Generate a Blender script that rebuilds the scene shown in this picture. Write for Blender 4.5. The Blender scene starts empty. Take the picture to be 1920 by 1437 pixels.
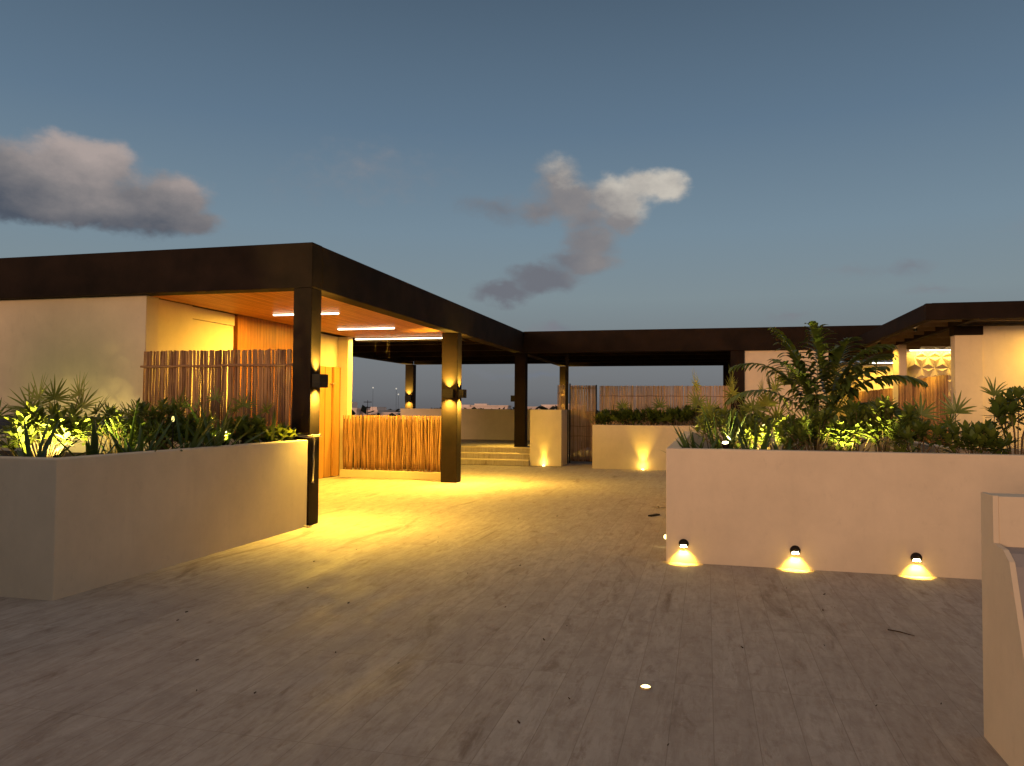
import bpy, math, random
from mathutils import Vector, Matrix
R = math.radians
sc = bpy.context.scene
col = sc.collection
random.seed(7)

# ------------------------------------------------------------------ camera
H, F = 1.5, 1441.0
YAW, PITCH, ROLL = math.atan2(365, 1441), math.atan(47.5/1441), .007
cd = bpy.data.cameras.new('camera'); cam = bpy.data.objects.new('camera', cd); col.objects.link(cam)
cd.sensor_fit = 'HORIZONTAL'; cd.sensor_width = 36; cd.lens = 36*F/1920; cd.clip_start = .05; cd.clip_end = 6000
fw0 = Vector((-math.sin(YAW), math.cos(YAW), 0)); rt0 = Vector((math.cos(YAW), math.sin(YAW), 0)); up0 = Vector((0, 0, 1))
fw = fw0*math.cos(PITCH)+up0*math.sin(PITCH); up_ = up0*math.cos(PITCH)-fw0*math.sin(PITCH)
rt = rt0*math.cos(ROLL)+up_*math.sin(ROLL); up = up_*math.cos(ROLL)-rt0*math.sin(ROLL)
cam.matrix_world = Matrix(((rt.x, up.x, -fw.x, 0), (rt.y, up.y, -fw.y, 0), (rt.z, up.z, -fw.z, H), (0, 0, 0, 1)))
sc.camera = cam
sc.view_settings.view_transform = 'Standard'; sc.view_settings.look = 'None'; sc.view_settings.gamma = 1
sc.view_settings.exposure = 0.12
sc.render.engine = 'CYCLES'
sc.cycles.use_denoising = True
sc.cycles.sample_clamp_indirect = 4; sc.cycles.max_bounces = 7
sc.cycles.diffuse_bounces = 4; sc.cycles.transparent_max_bounces = 8
sc.cycles.caustics_reflective = False; sc.cycles.caustics_refractive = False

def lin(r, g, b):
    f = lambda c: c/12.92 if c <= .04045 else ((c+.055)/1.055)**2.4
    return (f(r/255), f(g/255), f(b/255), 1)

# ------------------------------------------------------------------ node helper
class NT:
    def __init__(s, tree): s.t = tree; s.n = tree.nodes; s.l = tree.links
    def add(s, typ, **kw):
        n = s.n.new(typ)
        for k, v in kw.items(): setattr(n, k, v)
        return n
    def link(s, a, b): s.l.new(a, b)
    def put(s, sock, v):
        if hasattr(v, 'links') or isinstance(v, bpy.types.NodeSocket): s.l.new(v, sock)
        else: sock.default_value = v
    def math(s, op, a, b=0, c=0, clamp=False):
        n = s.add('ShaderNodeMath', operation=op, use_clamp=clamp)
        s.put(n.inputs[0], a)
        s.put(n.inputs[1], b)
        if op in ('MULTIPLY_ADD', 'SMOOTH_MAX', 'SMOOTH_MIN'): s.put(n.inputs[2], c)
        return n.outputs[0]
    def vmath(s, op, a, b=None):
        n = s.add('ShaderNodeVectorMath', operation=op)
        s.put(n.inputs[0], a)
        if b is not None: s.put(n.inputs[1], b)
        return n.outputs['Value'] if op in ('LENGTH', 'DOT_PRODUCT') else n.outputs[0]
    def ramp(s, fac, stops, interp='LINEAR'):
        n = s.add('ShaderNodeValToRGB'); r = n.color_ramp; r.interpolation = interp
        while len(r.elements) < len(stops): r.elements.new(.5)
        for e, (p, c) in zip(r.elements, stops):
            e.position = p; e.color = c if len(c) == 4 else (*c, 1)
        s.put(n.inputs[0], fac); return n.outputs[0]
    def mix(s, f, a, b, blend='MIX'):
        n = s.add('ShaderNodeMix', data_type='RGBA', blend_type=blend)
        s.put(n.inputs[0], f); s.put(n.inputs[6], a); s.put(n.inputs[7], b); return n.outputs[2]
    def maprange(s, v, a, b, c=0, d=1, typ='LINEAR'):
        n = s.add('ShaderNodeMapRange', interpolation_type=typ)
        s.put(n.inputs[0], v)
        for i, x in enumerate((a, b, c, d)): s.put(n.inputs[1+i], x)
        return n.outputs[0]
    def noise(s, vec, scale, detail=4, rough=.55, dist=0):
        n = s.add('ShaderNodeTexNoise')
        if vec is not None: s.put(n.inputs['Vector'], vec)
        n.inputs['Scale'].default_value = scale; n.inputs['Detail'].default_value = detail
        n.inputs['Roughness'].default_value = rough; n.inputs['Distortion'].default_value = dist
        return n.outputs[0]

# ------------------------------------------------------------------ sky (dusk; afterglow behind the viewer, clouds far away)
w = bpy.data.worlds.new('World'); sc.world = w; w.use_nodes = True
N = NT(w.node_tree); N.n.clear()
tc = N.add('ShaderNodeTexCoord'); sep = N.add('ShaderNodeSeparateXYZ'); N.link(tc.outputs['Generated'], sep.inputs[0])
dx, dy, dz = sep.outputs
az = N.math('ARCTAN2', dx, dy); el = N.math('ARCSINE', dz)
sky = N.ramp(N.maprange(el, -.1, 1.3), [
    (0.0, lin(42, 38, 36)), (.071, lin(94, 94, 97)), (.085, lin(105, 107, 110)), (.104, lin(112, 115, 118)), (.135, lin(116, 124, 128)), (.172, lin(122, 136, 142)),
    (.23, lin(113, 133, 147)), (.32, lin(92, 114, 134)), (.45, lin(70, 88, 106)), (.52, lin(72, 84, 96)), (.64, lin(122, 112, 108)), (1, lin(160, 144, 135))])
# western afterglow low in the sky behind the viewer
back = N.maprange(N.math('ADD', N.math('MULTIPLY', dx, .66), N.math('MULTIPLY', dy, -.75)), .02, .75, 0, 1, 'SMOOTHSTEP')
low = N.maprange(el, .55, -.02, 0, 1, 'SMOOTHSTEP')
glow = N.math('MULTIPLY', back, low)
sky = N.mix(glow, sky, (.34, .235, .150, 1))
comb = N.add('ShaderNodeCombineXYZ'); N.put(comb.inputs[0], az); N.put(comb.inputs[1], el)
P0 = comb.outputs[0]
def nz(vec, sx, sy, amp, seed):
    m = N.add('ShaderNodeMapping'); N.put(m.inputs[0], vec); m.inputs[1].default_value = (seed, seed*1.7, seed*.3); m.inputs[3].default_value = (sx, sy, 1)
    n = N.add('ShaderNodeTexNoise'); N.link(m.outputs[0], n.inputs['Vector']); n.inputs['Scale'].default_value = 1; n.inputs['Detail'].default_value = 4; n.inputs['Roughness'].default_value = .56
    v = N.vmath('SUBTRACT', n.outputs[1], (.5, .5, .5)); sc_ = N.add('ShaderNodeVectorMath', operation='SCALE'); N.put(sc_.inputs[0], v); sc_.inputs['Scale'].default_value = amp
    return sc_.outputs[0]
def cloudlayer(P, blobs):
    """highest blob value at P, each blob an ellipse in azimuth/elevation"""
    cur = -1.0
    for (ca, ce, ra, re, wgt) in blobs:
        v = N.vmath('SUBTRACT', P, (ca, ce, 0)); v = N.vmath('MULTIPLY', v, (1/ra, 1/re, 0))
        L = N.vmath('LENGTH', v); val = N.math('MULTIPLY', N.math('SUBTRACT', 1.0, L), wgt)
        cur = N.math('SMOOTH_MAX', cur, val, .30) if not isinstance(cur, float) else val
    return cur
BL1 = [(-.800, .245, .125, .046, 1), (-.772, .268, .062, .040, 1), (-.745, .272, .045, .032, 1), (-.862, .235, .10, .040, 1), (-.667, .246, .050, .034, 1), (-.70, .228, .085, .034, 1), (-.78, .216, .13, .022, 1),
       (-.645, .222, .045, .022, .8)]
BL2 = [(-.190, .292, .040, .032, .75), (-.170, .268, .050, .030, 1), (-.205, .256, .058, .022, .7), (-.27, .258, .065, .020, .38), (-.110, .268, .046, .036, 1), (-.078, .284, .038, .026, 1), (-.050, .280, .034, .028, 1),
       (-.105, .240, .034, .022, 1), (-.150, .245, .045, .024, .8), (-.145, .215, .044, .030, 1), (-.155, .190, .056, .022, 1), (-.205, .170, .064, .021, 1), (-.262, .148, .048, .017, .95),
       (-.22, .158, .05, .016, .8)]
BL3 = [(.228, .166, .035, .012, .35), (.17, .165, .04, .010, .22), (.26, .14, .05, .008, .25), (-.193, .104, .045, .012, .5), (-.42, .30, .10, .035, .16), (-.47, .275, .08, .02, .14),
       (.10, .115, .03, .008, .4), (.42, .2, .1, .02, .5), (-.49, .055, .05, .009, .5), (-.22, .045, .09, .007, .4)]
def density(P, bl):
    Pd = N.vmath('ADD', P, nz(P, 11, 18, .030, 3.1)); Pd = N.vmath('ADD', Pd, nz(P, 40, 60, .020, 7.7))
    return cloudlayer(Pd, bl)
fine = N.math('SUBTRACT', N.noise(N.vmath('MULTIPLY', P0, (1, 1.5, 0)), 30, 7, .62), .5)
big = N.math('SUBTRACT', N.noise(N.vmath('MULTIPLY', P0, (1, 1.8, 0)), 11, 2, .5), .5)
def cloud(sky, bl, soft, top, mid, bot, ka, ke, k0, alpha=1.0):
    D = density(P0, bl); Ds = N.math('MULTIPLY_ADD', fine, .52, D)
    a = N.maprange(Ds, -.03, soft, 0, alpha, 'SMOOTHSTEP')
    lit = N.math('ADD', N.math('MULTIPLY', az, ka), N.math('MULTIPLY_ADD', el, ke, k0))
    lit = N.math('ADD', lit, N.math('MULTIPLY_ADD', fine, .55, N.math('MULTIPLY', big, .9)))
    return N.mix(a, sky, N.ramp(lit, [(.0, bot), (.5, mid), (1.0, top)]))
sky = cloud(sky, BL1, .50, lin(164, 152, 148), lin(122, 119, 121), lin(76, 83, 95), 1.2, 10.0, -1.05)
sky = cloud(sky, BL2, .60, lin(190, 184, 174), lin(130, 127, 128), lin(106, 109, 117), 3.6, 4.5, -.10)
sky = cloud(sky, BL3, .6, lin(142, 138, 140), lin(124, 124, 130), lin(104, 112, 124), .0, 2.0, .1)
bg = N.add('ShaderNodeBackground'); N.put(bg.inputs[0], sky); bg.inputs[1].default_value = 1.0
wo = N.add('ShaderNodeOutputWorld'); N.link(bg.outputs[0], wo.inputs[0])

# last warm light from just above the horizon behind the viewer
sl = bpy.data.lights.new('sun', 'SUN'); sl.energy = 1.45; sl.angle = R(10); sl.color = (1, .56, .32)
so = bpy.data.objects.new('sun', sl); col.objects.link(so)
so.rotation_euler = Vector((.36, 1, -.085)).to_track_quat('-Z', 'Y').to_euler()

# ------------------------------------------------------------------ materials
def newmat(name):
    m = bpy.data.materials.new(name); m.use_nodes = True; n = NT(m.node_tree); n.n.clear()
    o = n.add('ShaderNodeOutputMaterial'); b = n.add('ShaderNodeBsdfPrincipled'); n.link(b.outputs[0], o.inputs[0])
    t = n.add('ShaderNodeTexCoord'); return m, n, b, t.outputs['Object'], o
def scaled(n, v, s): return n.vmath('MULTIPLY', v, s)
def bump(n, b, h, strength=.3, dist=.01):
    bp = n.add('ShaderNodeBump'); bp.inputs['Strength'].default_value = strength; bp.inputs['Distance'].default_value = dist
    n.put(bp.inputs['Height'], h); n.link(bp.outputs[0], b.inputs['Normal'])
def mottled(name, c1, c2, scale=3, rough=.7, bs=.2, stretch=(1, 1, 1), bscale=60, spec=.4, detail=5, bd=.004):
    m, n, b, co, o = newmat(name)
    v = scaled(n, co, stretch)
    f = n.maprange(n.noise(v, scale, detail, .6), .35, .65)
    n.put(b.inputs['Base Color'], n.mix(f, (*c1, 1), (*c2, 1)))
    b.inputs['Roughness'].default_value = rough; b.inputs['Specular IOR Level'].default_value = spec
    if bs: bump(n, b, n.noise(v, bscale, 4, .6), bs, bd)
    return m
def plaster(name, c, stain=.88):
    m, n, b, co, o = newmat(name)
    a = n.maprange(n.noise(co, 1.1, 7, .7), .32, .68, stain-.04, 1.0)
    st = n.maprange(n.noise(scaled(n, co, (7, 7, .8)), 1.0, 5, .6), .52, .72, 1.0, .97)
    dirt = n.maprange(n.noise(scaled(n, co, (1, 1, .6)), 9, 7, .75), .58, .78, 1, .86)
    k = n.math('MULTIPLY', n.math('MULTIPLY', a, st), dirt)
    mul = n.add('ShaderNodeVectorMath', operation='SCALE'); mul.inputs[0].default_value = c; n.put(mul.inputs['Scale'], k)
    n.link(mul.outputs[0], b.inputs['Base Color']); b.inputs['Roughness'].default_value = .82; b.inputs['Specular IOR Level'].default_value = .2
    h = n.math('ADD', n.noise(co, 4, 3, .5), n.math('MULTIPLY', n.noise(co, 130, 3, .6), .10))
    bump(n, b, h, .45, .006)
    return m
M = {}
M['plaster'] = plaster('cream_plaster', (.77, .645, .475))
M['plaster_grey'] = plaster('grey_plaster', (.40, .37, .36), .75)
M['frame'] = mottled('dark_brown_paint', (.011, .007, .005), (.022, .013, .009), 2.2, .8, .3, bscale=18, spec=.12)
M['slat'] = mottled('slat_paint', (.26, .18, .12), (.32, .23, .16), 6, .7, .1); M['metal'] = mottled('black_metal', (.012, .010, .009), (.02, .016, .013), 8, .6, .1, spec=.15)
M['soil'] = mottled('dark_soil', (.02, .014, .009), (.06, .04, .025), 12, .95, 1.0, bscale=30, bd=.03)
M['terrain'] = mottled('terrain', (.015, .018, .011), (.045, .04, .03), .02, .95, 0)
M['far_tree'] = mottled('far_foliage', (.008, .011, .006), (.022, .028, .014), .3, .95, 0)
M['rope'] = mottled('rope_fibre', (.55, .47, .33), (.40, .32, .2), 60, .9, .5, bscale=200)
M['twig'] = mottled('twig_bark', (.035, .022, .014), (.08, .05, .03), 40, .9, .3)
M['blue'] = mottled('blue_grey_render', (.035, .045, .075), (.05, .06, .09), 3, .8, .1)
M['stem'] = mottled('stem_bark', (.10, .07, .035), (.17, .12, .06), 20, .85, .4)
M['house'] = mottled('house_render', (.75, .62, .56), (.85, .74, .68), .3, .85, 0)
M['house_dark'] = mottled('house_opening', (.05, .03, .04), (.08, .05, .05), 1, .5, 0)
M['white'] = mottled('white_paint', (.7, .66, .58), (.76, .72, .64), 5, .5, .05)

def floor_mat():
    m, n, b, co, o = newmat('travertine_floor')
    sw = n.add('ShaderNodeMapping'); n.put(sw.inputs[0], co); sw.inputs[2].default_value = (0, 0, R(90)); sw.inputs[1].default_value = (.31, .17, 0)
    br = n.add('ShaderNodeTexBrick'); n.link(sw.outputs[0], br.inputs['Vector'])
    br.inputs['Color1'].default_value = (0, 0, 0, 1); br.inputs['Color2'].default_value = (1, 1, 1, 1); br.inputs['Mortar'].default_value = (.5, .5, .5, 1)
    br.inputs['Scale'].default_value = 1; br.inputs['Brick Width'].default_value = 1.2; br.inputs['Row Height'].default_value = .2
    br.inputs['Mortar Size'].default_value = .0022; br.inputs['Mortar Smooth'].default_value = .3; br.inputs['Bias'].default_value = 0
    br.offset = .37; br.offset_frequency = 1
    rnd = br.outputs[0]; mort = br.outputs[1]
    off = n.add('ShaderNodeCombineXYZ'); n.put(off.inputs[2], n.math('MULTIPLY', rnd, 9.0))
    co2 = n.vmath('ADD', co, off.outputs[0])
    vein = n.noise(scaled(n, co2, (9, 1.7, 1)), 1.3, 9, .66, .6)
    vein2 = n.noise(scaled(n, co2, (24, 4.0, 1)), 1.5, 6, .7, .3)
    cloudy = n.noise(scaled(n, co, (1.0, .35, 1)), .55, 6, .6, .4)
    stain2 = n.maprange(n.noise(scaled(n, co2, (7.5, 2.0, 1)), 1.1, 9, .72, .5), .54, .70, 0, .62, 'SMOOTHSTEP')
    stain = n.maprange(n.noise(scaled(n, co, (2.6, .55, 1)), .9, 8, .68, .9), .55, .74, 0, 1, 'SMOOTHSTEP')
    c = n.mix(n.maprange(vein, .34, .66), (.51, .45, .385, 1), (.37, .315, .265, 1))
    c = n.mix(n.maprange(vein2, .50, .70, 0, .7), c, (.30, .235, .18, 1))
    c = n.mix(n.math('MULTIPLY', n.maprange(rnd, .5, 1, 0, .30), 1), c, (.33, .27, .22, 1))
    c = n.mix(n.maprange(cloudy, .40, .66, 0, .45), c, (.36, .30, .25, 1))
    c = n.mix(n.math('MULTIPLY', stain, .8), c, (.155, .105, .075, 1))
    c = n.mix(stain2, c, (.21, .145, .105, 1))
    pale = n.maprange(n.noise(scaled(n, co2, (5, 1.2, 1)), 2.1, 8, .75), .58, .75, 0, .5)
    c = n.mix(pale, c, (.62, .555, .47, 1))
    iso = n.noise(co, 5.5, 9, .74, .3)
    c = n.mix(n.maprange(iso, .50, .72, 0, .50), c, (.25, .195, .155, 1)); c = n.mix(n.maprange(n.noise(co, 16, 8, .75), .56, .74, 0, .42), c, (.60, .53, .46, 1))
    c = n.mix(n.math('MULTIPLY', mort, .45), c, (.16, .12, .09, 1))
    n.put(b.inputs['Base Color'], c)
    ro = n.maprange(n.noise(scaled(n, co, (2.2, .8, 1)), 1.1, 8, .7), .42, .66, .78, .56)
    n.put(b.inputs['Roughness'], ro); b.inputs['Specular IOR Level'].default_value = .22
    h = n.math('SUBTRACT', n.math('ADD', n.math('MULTIPLY', vein2, .4), n.math('MULTIPLY', n.noise(co, 55, 5, .7), .35)), n.math('MULTIPLY', mort, 1.2))
    bump(n, b, h, .35, .006)
    return m
M['floor'] = floor_mat()

def wood(name, c1, c2, axis, board, rough=.45):
    """planks running along 'axis' (0,1,2); board width measured across 'across'"""
    m, n, b, co, o = newmat(name)
    s = n.add('ShaderNodeSeparateXYZ'); n.put(s.inputs[0], co)
    ax, across = axis
    q = n.math('DIVIDE', s.outputs[across], board)
    idx = n.math('FLOOR', q); fr = n.math('FRACT', q)
    wn = n.add('ShaderNodeTexWhiteNoise', noise_dimensions='1D'); n.put(wn.inputs['W'], idx)
    st = [18, 18, 18]; st[ax] = 1.3
    cc = n.add('ShaderNodeCombineXYZ'); n.put(cc.inputs[ax], n.math('MULTIPLY', wn.outputs[0], 40))
    g = n.noise(scaled(n, n.vmath('ADD', co, cc.outputs[0]), tuple(st)), 1.3, 6, .7, 1.2)
    f = n.math('ADD', n.maprange(g, .35, .68, 0, .65), n.math('MULTIPLY', wn.outputs[0], .45), clamp=True)
    c = n.mix(f, (*c1, 1), (*c2, 1))
    gap = n.math('ADD', n.math('LESS_THAN', fr, .05), n.math('GREATER_THAN', fr, .965), clamp=True)
    c = n.mix(n.math('MULTIPLY', gap, .75), c, (.03, .015, .006, 1))
    n.put(b.inputs['Base Color'], c); b.inputs['Roughness'].default_value = rough; b.inputs['Specular IOR Level'].default_value = .12
    bump(n, b, n.math('SUBTRACT', n.math('MULTIPLY', g, .3), gap), .5, .005)
    return m
M['ceiling'] = wood('timber_ceiling', (.58, .26, .065), (.26, .095, .02), (1, 0), .095)
M['cladding'] = wood('timber_cladding', (.34, .115, .014), (.13, .040, .006), (2, 1), .10)
M['door_wood'] = wood('door_timber', (.55, .30, .09), (.42, .20, .05), (2, 1), .30)

def tinted(name, c1, c2, rough, stretch=None, grain=0.0, transl=0.0, spec=.4):
    m, n, b, co, o = newmat(name)
    a = n.add('ShaderNodeAttribute'); a.attribute_name = 'tint'
    c = n.mix(a.outputs['Fac'], (*c1, 1), (*c2, 1))
    if grain:
        g = n.maprange(n.noise(scaled(n, co, stretch), 1, 5, .65), .3, .7, 1-grain, 1+grain*.5)
        mul = n.add('ShaderNodeVectorMath', operation='SCALE'); n.put(mul.inputs[0], c); n.put(mul.inputs['Scale'], g); c = mul.outputs[0]
        bump(n, b, n.noise(scaled(n, co, stretch), 1.5, 4, .6), .5, .004)
    n.put(b.inputs['Base Color'], c); b.inputs['Roughness'].default_value = rough; b.inputs['Specular IOR Level'].default_value = spec
    if transl:
        tr = n.add('ShaderNodeBsdfTranslucent'); n.put(tr.inputs[0], n.mix(.5, c, (.35, .42, .03, 1)))
        ms = n.add('ShaderNodeMixShader'); ms.inputs[0].default_value = transl
        n.link(b.outputs[0], ms.inputs[1]); n.link(tr.outputs[0], ms.inputs[2]); n.link(ms.outputs[0], o.inputs[0])
    return m
M['stick'] = tinted('bamboo_stick', (.58, .33, .14), (.20, .092, .042), .6, (45, 45, 5), .45)
M['cane'] = tinted('pale_cane', (.78, .54, .31), (.42, .25, .13), .6, (45, 45, 4), .35)
M['strap'] = tinted('strap_leaf', (.03, .065, .014), (.10, .17, .03), .36, transl=.18, spec=.5)
M['fan'] = tinted('fan_leaf', (.10, .15, .025), (.30, .33, .06), .4, transl=.28)
M['shrub'] = tinted('shrub_leaf', (.06, .10, .02), (.24, .28, .05), .38, transl=.25, spec=.5)
M['palm'] = tinted('palm_leaf', (.06, .105, .02), (.20, .23, .04), .4, transl=.2, spec=.5)
M['dry'] = tinted('dry_leaf', (.25, .11, .035), (.38, .2, .06), .6, transl=.2)

def emit(name, c, s):
    m = bpy.data.materials.new(name); m.use_nodes = True; n = NT(m.node_tree); n.n.clear()
    o = n.add('ShaderNodeOutputMaterial'); e = n.add('ShaderNodeEmission'); e.inputs[0].default_value = (*c, 1); e.inputs[1].default_value = s
    n.link(e.outputs[0], o.inputs[0]); return m
WARM = (1, .61, .07); LEDC = (1, .585, .055)
M['lens'] = emit('lamp_lens', (1, .85, .45), 25)
M['led'] = emit('led_strip', (1, .86, .58), 9)
M['lens_far'] = emit('lamp_lens_soft', (1, .86, .55), 6); M['lens_floor'] = emit('floor_lens', (1, .80, .30), 5); M['globe'] = emit('globe_glass', (1, .85, .25), 1.6); M['brass'] = mottled('brass_ring', (.45, .33, .14), (.5, .36, .16), 20, .4, .1); M['lens_dim'] = emit('far_lamp', (1, .9, .75), .6)

# ------------------------------------------------------------------ mesh builder
class MB:
    def __init__(s): s.v = []; s.f = []; s.t = []; s.tint = .5; s.smooth = False
    def av(s, p): s.v.append(tuple(p)); s.t.append(s.tint); return len(s.v)-1
    def quad(s, a, b, c, d): s.f.append((a, b, c, d))
    def box(s, x0, x1, y0, y1, z0, z1):
        i = len(s.v)
        for z in (z0, z1):
            for x, y in ((x0, y0), (x1, y0), (x1, y1), (x0, y1)): s.av((x, y, z))
        s.f += [(i+3, i+2, i+1, i), (i+4, i+5, i+6, i+7), (i, i+1, i+5, i+4), (i+1, i+2, i+6, i+5), (i+2, i+3, i+7, i+6), (i+3, i, i+4, i+7)]
        return s
    def prism(s, pts, a0, a1, axis):
        """polygon pts extruded along axis ('x','y','z') from a0 to a1"""
        def mk(p, a): return {'x': (a, p[0], p[1]), 'y': (p[0], a, p[1]), 'z': (p[0], p[1], a)}[axis]
        i = len(s.v); k = len(pts)
        for a in (a0, a1):
            for p in pts: s.av(mk(p, a))
        s.f.append(tuple(range(i, i+k))); s.f.append(tuple(range(i+2*k-1, i+k-1, -1)))
        for j in range(k): s.f.append((i+j, i+k+j, i+k+(j+1) % k, i+(j+1) % k))
        return s
    def tube(s, path, radii, n=6, cap=True):
        i0 = len(s.v); pv = [Vector(p) for p in path]
        if not hasattr(radii, '__len__'): radii = [radii]*len(pv)
        ref = None
        for k, p in enumerate(pv):
            d = (pv[min(k+1, len(pv)-1)]-pv[max(k-1, 0)]).normalized()
            if ref is None:
                ref = d.cross(Vector((0, 0, 1)) if abs(d.z) < .9 else Vector((1, 0, 0))).normalized()
            ref = (ref-d*ref.dot(d)).normalized(); o = d.cross(ref)
            for j in range(n):
                a = 2*math.pi*j/n; s.av(p+(ref*math.cos(a)+o*math.sin(a))*radii[k])
        for k in range(len(pv)-1):
            for j in range(n):
                a = i0+k*n+j; b = i0+k*n+(j+1) % n; s.f.append((a, b, b+n, a+n))
        if cap:
            s.f.append(tuple(range(i0+n-1, i0-1, -1))); e = i0+(len(pv)-1)*n; s.f.append(tuple(range(e, e+n)))
        return s
    def ring(s, prof, n=24, axis='z', c=(0, 0, 0), close=False):
        """lathe a profile of (radius, height)"""
        i0 = len(s.v)
        for (r, h) in prof:
            for j in range(n):
                a = 2*math.pi*j/n; x, y = r*math.cos(a), r*math.sin(a)
                p = {'z': (x, y, h), 'y': (x, h, y), 'x': (h, x, y)}[axis]
                s.av((p[0]+c[0], p[1]+c[1], p[2]+c[2]))
        for k in range(len(prof)-1):
            for j in range(n):
                a = i0+k*n+j; b = i0+k*n+(j+1) % n; s.f.append((a, b, b+n, a+n))
        return s
    def disc(s, c, r, n=20, axis='z', sy=1):
        i = len(s.v)
        for j in range(n):
            a = 2*math.pi*j/n; x, y = r*math.cos(a), sy*r*math.sin(a)
            p = {'z': (x, y, 0), 'y': (x, 0, y), 'x': (0, x, y)}[axis]; s.av((c[0]+p[0], c[1]+p[1], c[2]+p[2]))
        s.f.append(tuple(range(i, i+n))); return s
    def blade(s, base, d, L, W, droop=.5, seg=5, prof='strap', fold=.12, side=None, twist=0):
        p = Vector(base); d = Vector(d).normalized()
        if side is None:
            side = d.cross(Vector((0, 0, 1)))
            if side.length < .1: side = Vector((math.cos(p.x*99), math.sin(p.x*99), 0))
        side = Vector(side).normalized(); st = L/seg; rows = []
        for k in range(seg+1):
            t = k/seg
            if prof == 'strap': w = W*(.65+.35*min(1, t*4))*(1-t**3)**.8
            elif prof == 'leaf': w = W*max(.02, math.sin(math.pi*min(.985, .04+t**1.35)))**.8
            else: w = W*max(.04, math.sin(math.pi*(.06+.94*t**.75)))**.7
            sd = (side-d*side.dot(d)).normalized(); nrm = sd.cross(d)
            if nrm.z < 0: nrm = -nrm
            rows.append((s.av(p-sd*w*.5+nrm*w*fold), s.av(p), s.av(p+sd*w*.5+nrm*w*fold)))
            p = p+d*st; d = (d+Vector((0, 0, -droop/seg))).normalized()
            if twist: side = Matrix.Rotation(twist/seg, 3, d) @ side
        for a, b in zip(rows, rows[1:]):
            s.f.append((a[0], a[1], b[1], b[0])); s.f.append((a[1], a[2], b[2], b[1]))
        return p
    def build(s, name, mat, parent=None, off=(0, 0, 0), bevel=0, smooth=False):
        me = bpy.data.meshes.new(name)
        v = [(x-off[0], y-off[1], z-off[2]) for x, y, z in s.v] if any(off) else s.v
        me.from_pydata(v, [], s.f); me.update()
        at = me.attributes.new('tint', 'FLOAT', 'POINT'); at.data.foreach_set('value', s.t)
        if smooth or s.smooth: me.polygons.foreach_set('use_smooth', [True]*len(me.polygons))
        me.materials.append(M[mat] if isinstance(mat, str) else mat)
        o = bpy.data.objects.new(name, me); col.objects.link(o)
        if parent is not None: o.parent = parent
        if bevel:
            b = o.modifiers.new('bevel', 'BEVEL'); b.width = bevel; b.segments = 2; b.limit_method = 'ANGLE'
        return o
def box(*a): return MB().box(*a)
def tag(o, label=None, cat=None, group=None, kind=None):
    for k, v in (('label', label), ('category', cat), ('group', group), ('kind', kind)):
        if v: o[k] = v
    return o
def thing(name, label, cat, loc=(0, 0, 0), rz=0, group=None):
    o = bpy.data.objects.new(name, None); col.objects.link(o); o.location = loc; o.rotation_euler = (0, 0, rz); o.empty_display_size = .1
    return tag(o, label, cat, group)
def lamp(name, typ, loc, energy, color=WARM, parent=None, target=None, size=None, blend=.6, radius=.02, sx=1, sy=.1, local=True):
    l = bpy.data.lights.new(name, typ); l.energy = energy; l.color = color
    if typ == 'SPOT': l.spot_size = R(size); l.spot_blend = blend; l.shadow_soft_size = radius
    if typ == 'POINT': l.shadow_soft_size = radius
    if typ == 'AREA': l.shape = 'RECTANGLE'; l.size = sx; l.size_y = sy
    o = bpy.data.objects.new(name, l); col.objects.link(o); o.location = loc
    if target is not None: o.rotation_euler = Vector(target).to_track_quat('-Z', 'Y').to_euler()
    if parent is not None: o.parent = parent
    return o
def copytree(o, parent=None):
    c = o.copy(); col.objects.link(c); c.parent = parent
    for ch in o.children: copytree(ch, c)
    return c

# ------------------------------------------------------------------ ground, terrace
tag(MB().box(-600, 600, -200, 1500, -10, -9).build('terrain', 'terrain'), kind='structure')
fl = MB(); fl.box(-13, 14, -14, 19.56, -.3, 0); fl.box(-4.5, 14, 19.564, 30, -.3, 0); fl.box(-13, -4.504, 19.564, 19.6, -.3, -.004)
tag(fl.build('terrace_floor', 'floor'), kind='structure')
tag(MB().box(-13, -4.51, 20.2, 28.2, -.3, .45).build('platform_floor', 'floor'), kind='structure')
# the building's lower storeys below the roof terrace
tag(MB().box(-12.9, 13.9, -13.9, 29.9, -9, -.31).build('building_base', 'plaster'), kind='structure')

st = thing('steps', 'three shallow stone steps rising to the platform beside the dark column', 'steps', (-8, 19.6, 0))
for k in range(3):
    z1 = .15*(k+1)
    MB().box(-12, -4.51, 19.6+.3*k, 20.197, .15*k+.001, z1-.028).build('riser', 'floor', st, off=(-8, 19.6, 0))
    MB().box(-12, -4.51, 19.585+.3*k, 20.197 if k < 2 else 20.196, z1-.026, z1-(.001 if k == 2 else 0)).build('tread', 'plaster', st, off=(-8, 19.6, 0), bevel=.006)
tag(MB().box(-12, -3.6, 19.50, 19.54, .0005, .006).build('drain_slot', 'metal'), 'thin black drain slot in the floor along the foot of the steps', 'drain')

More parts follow.
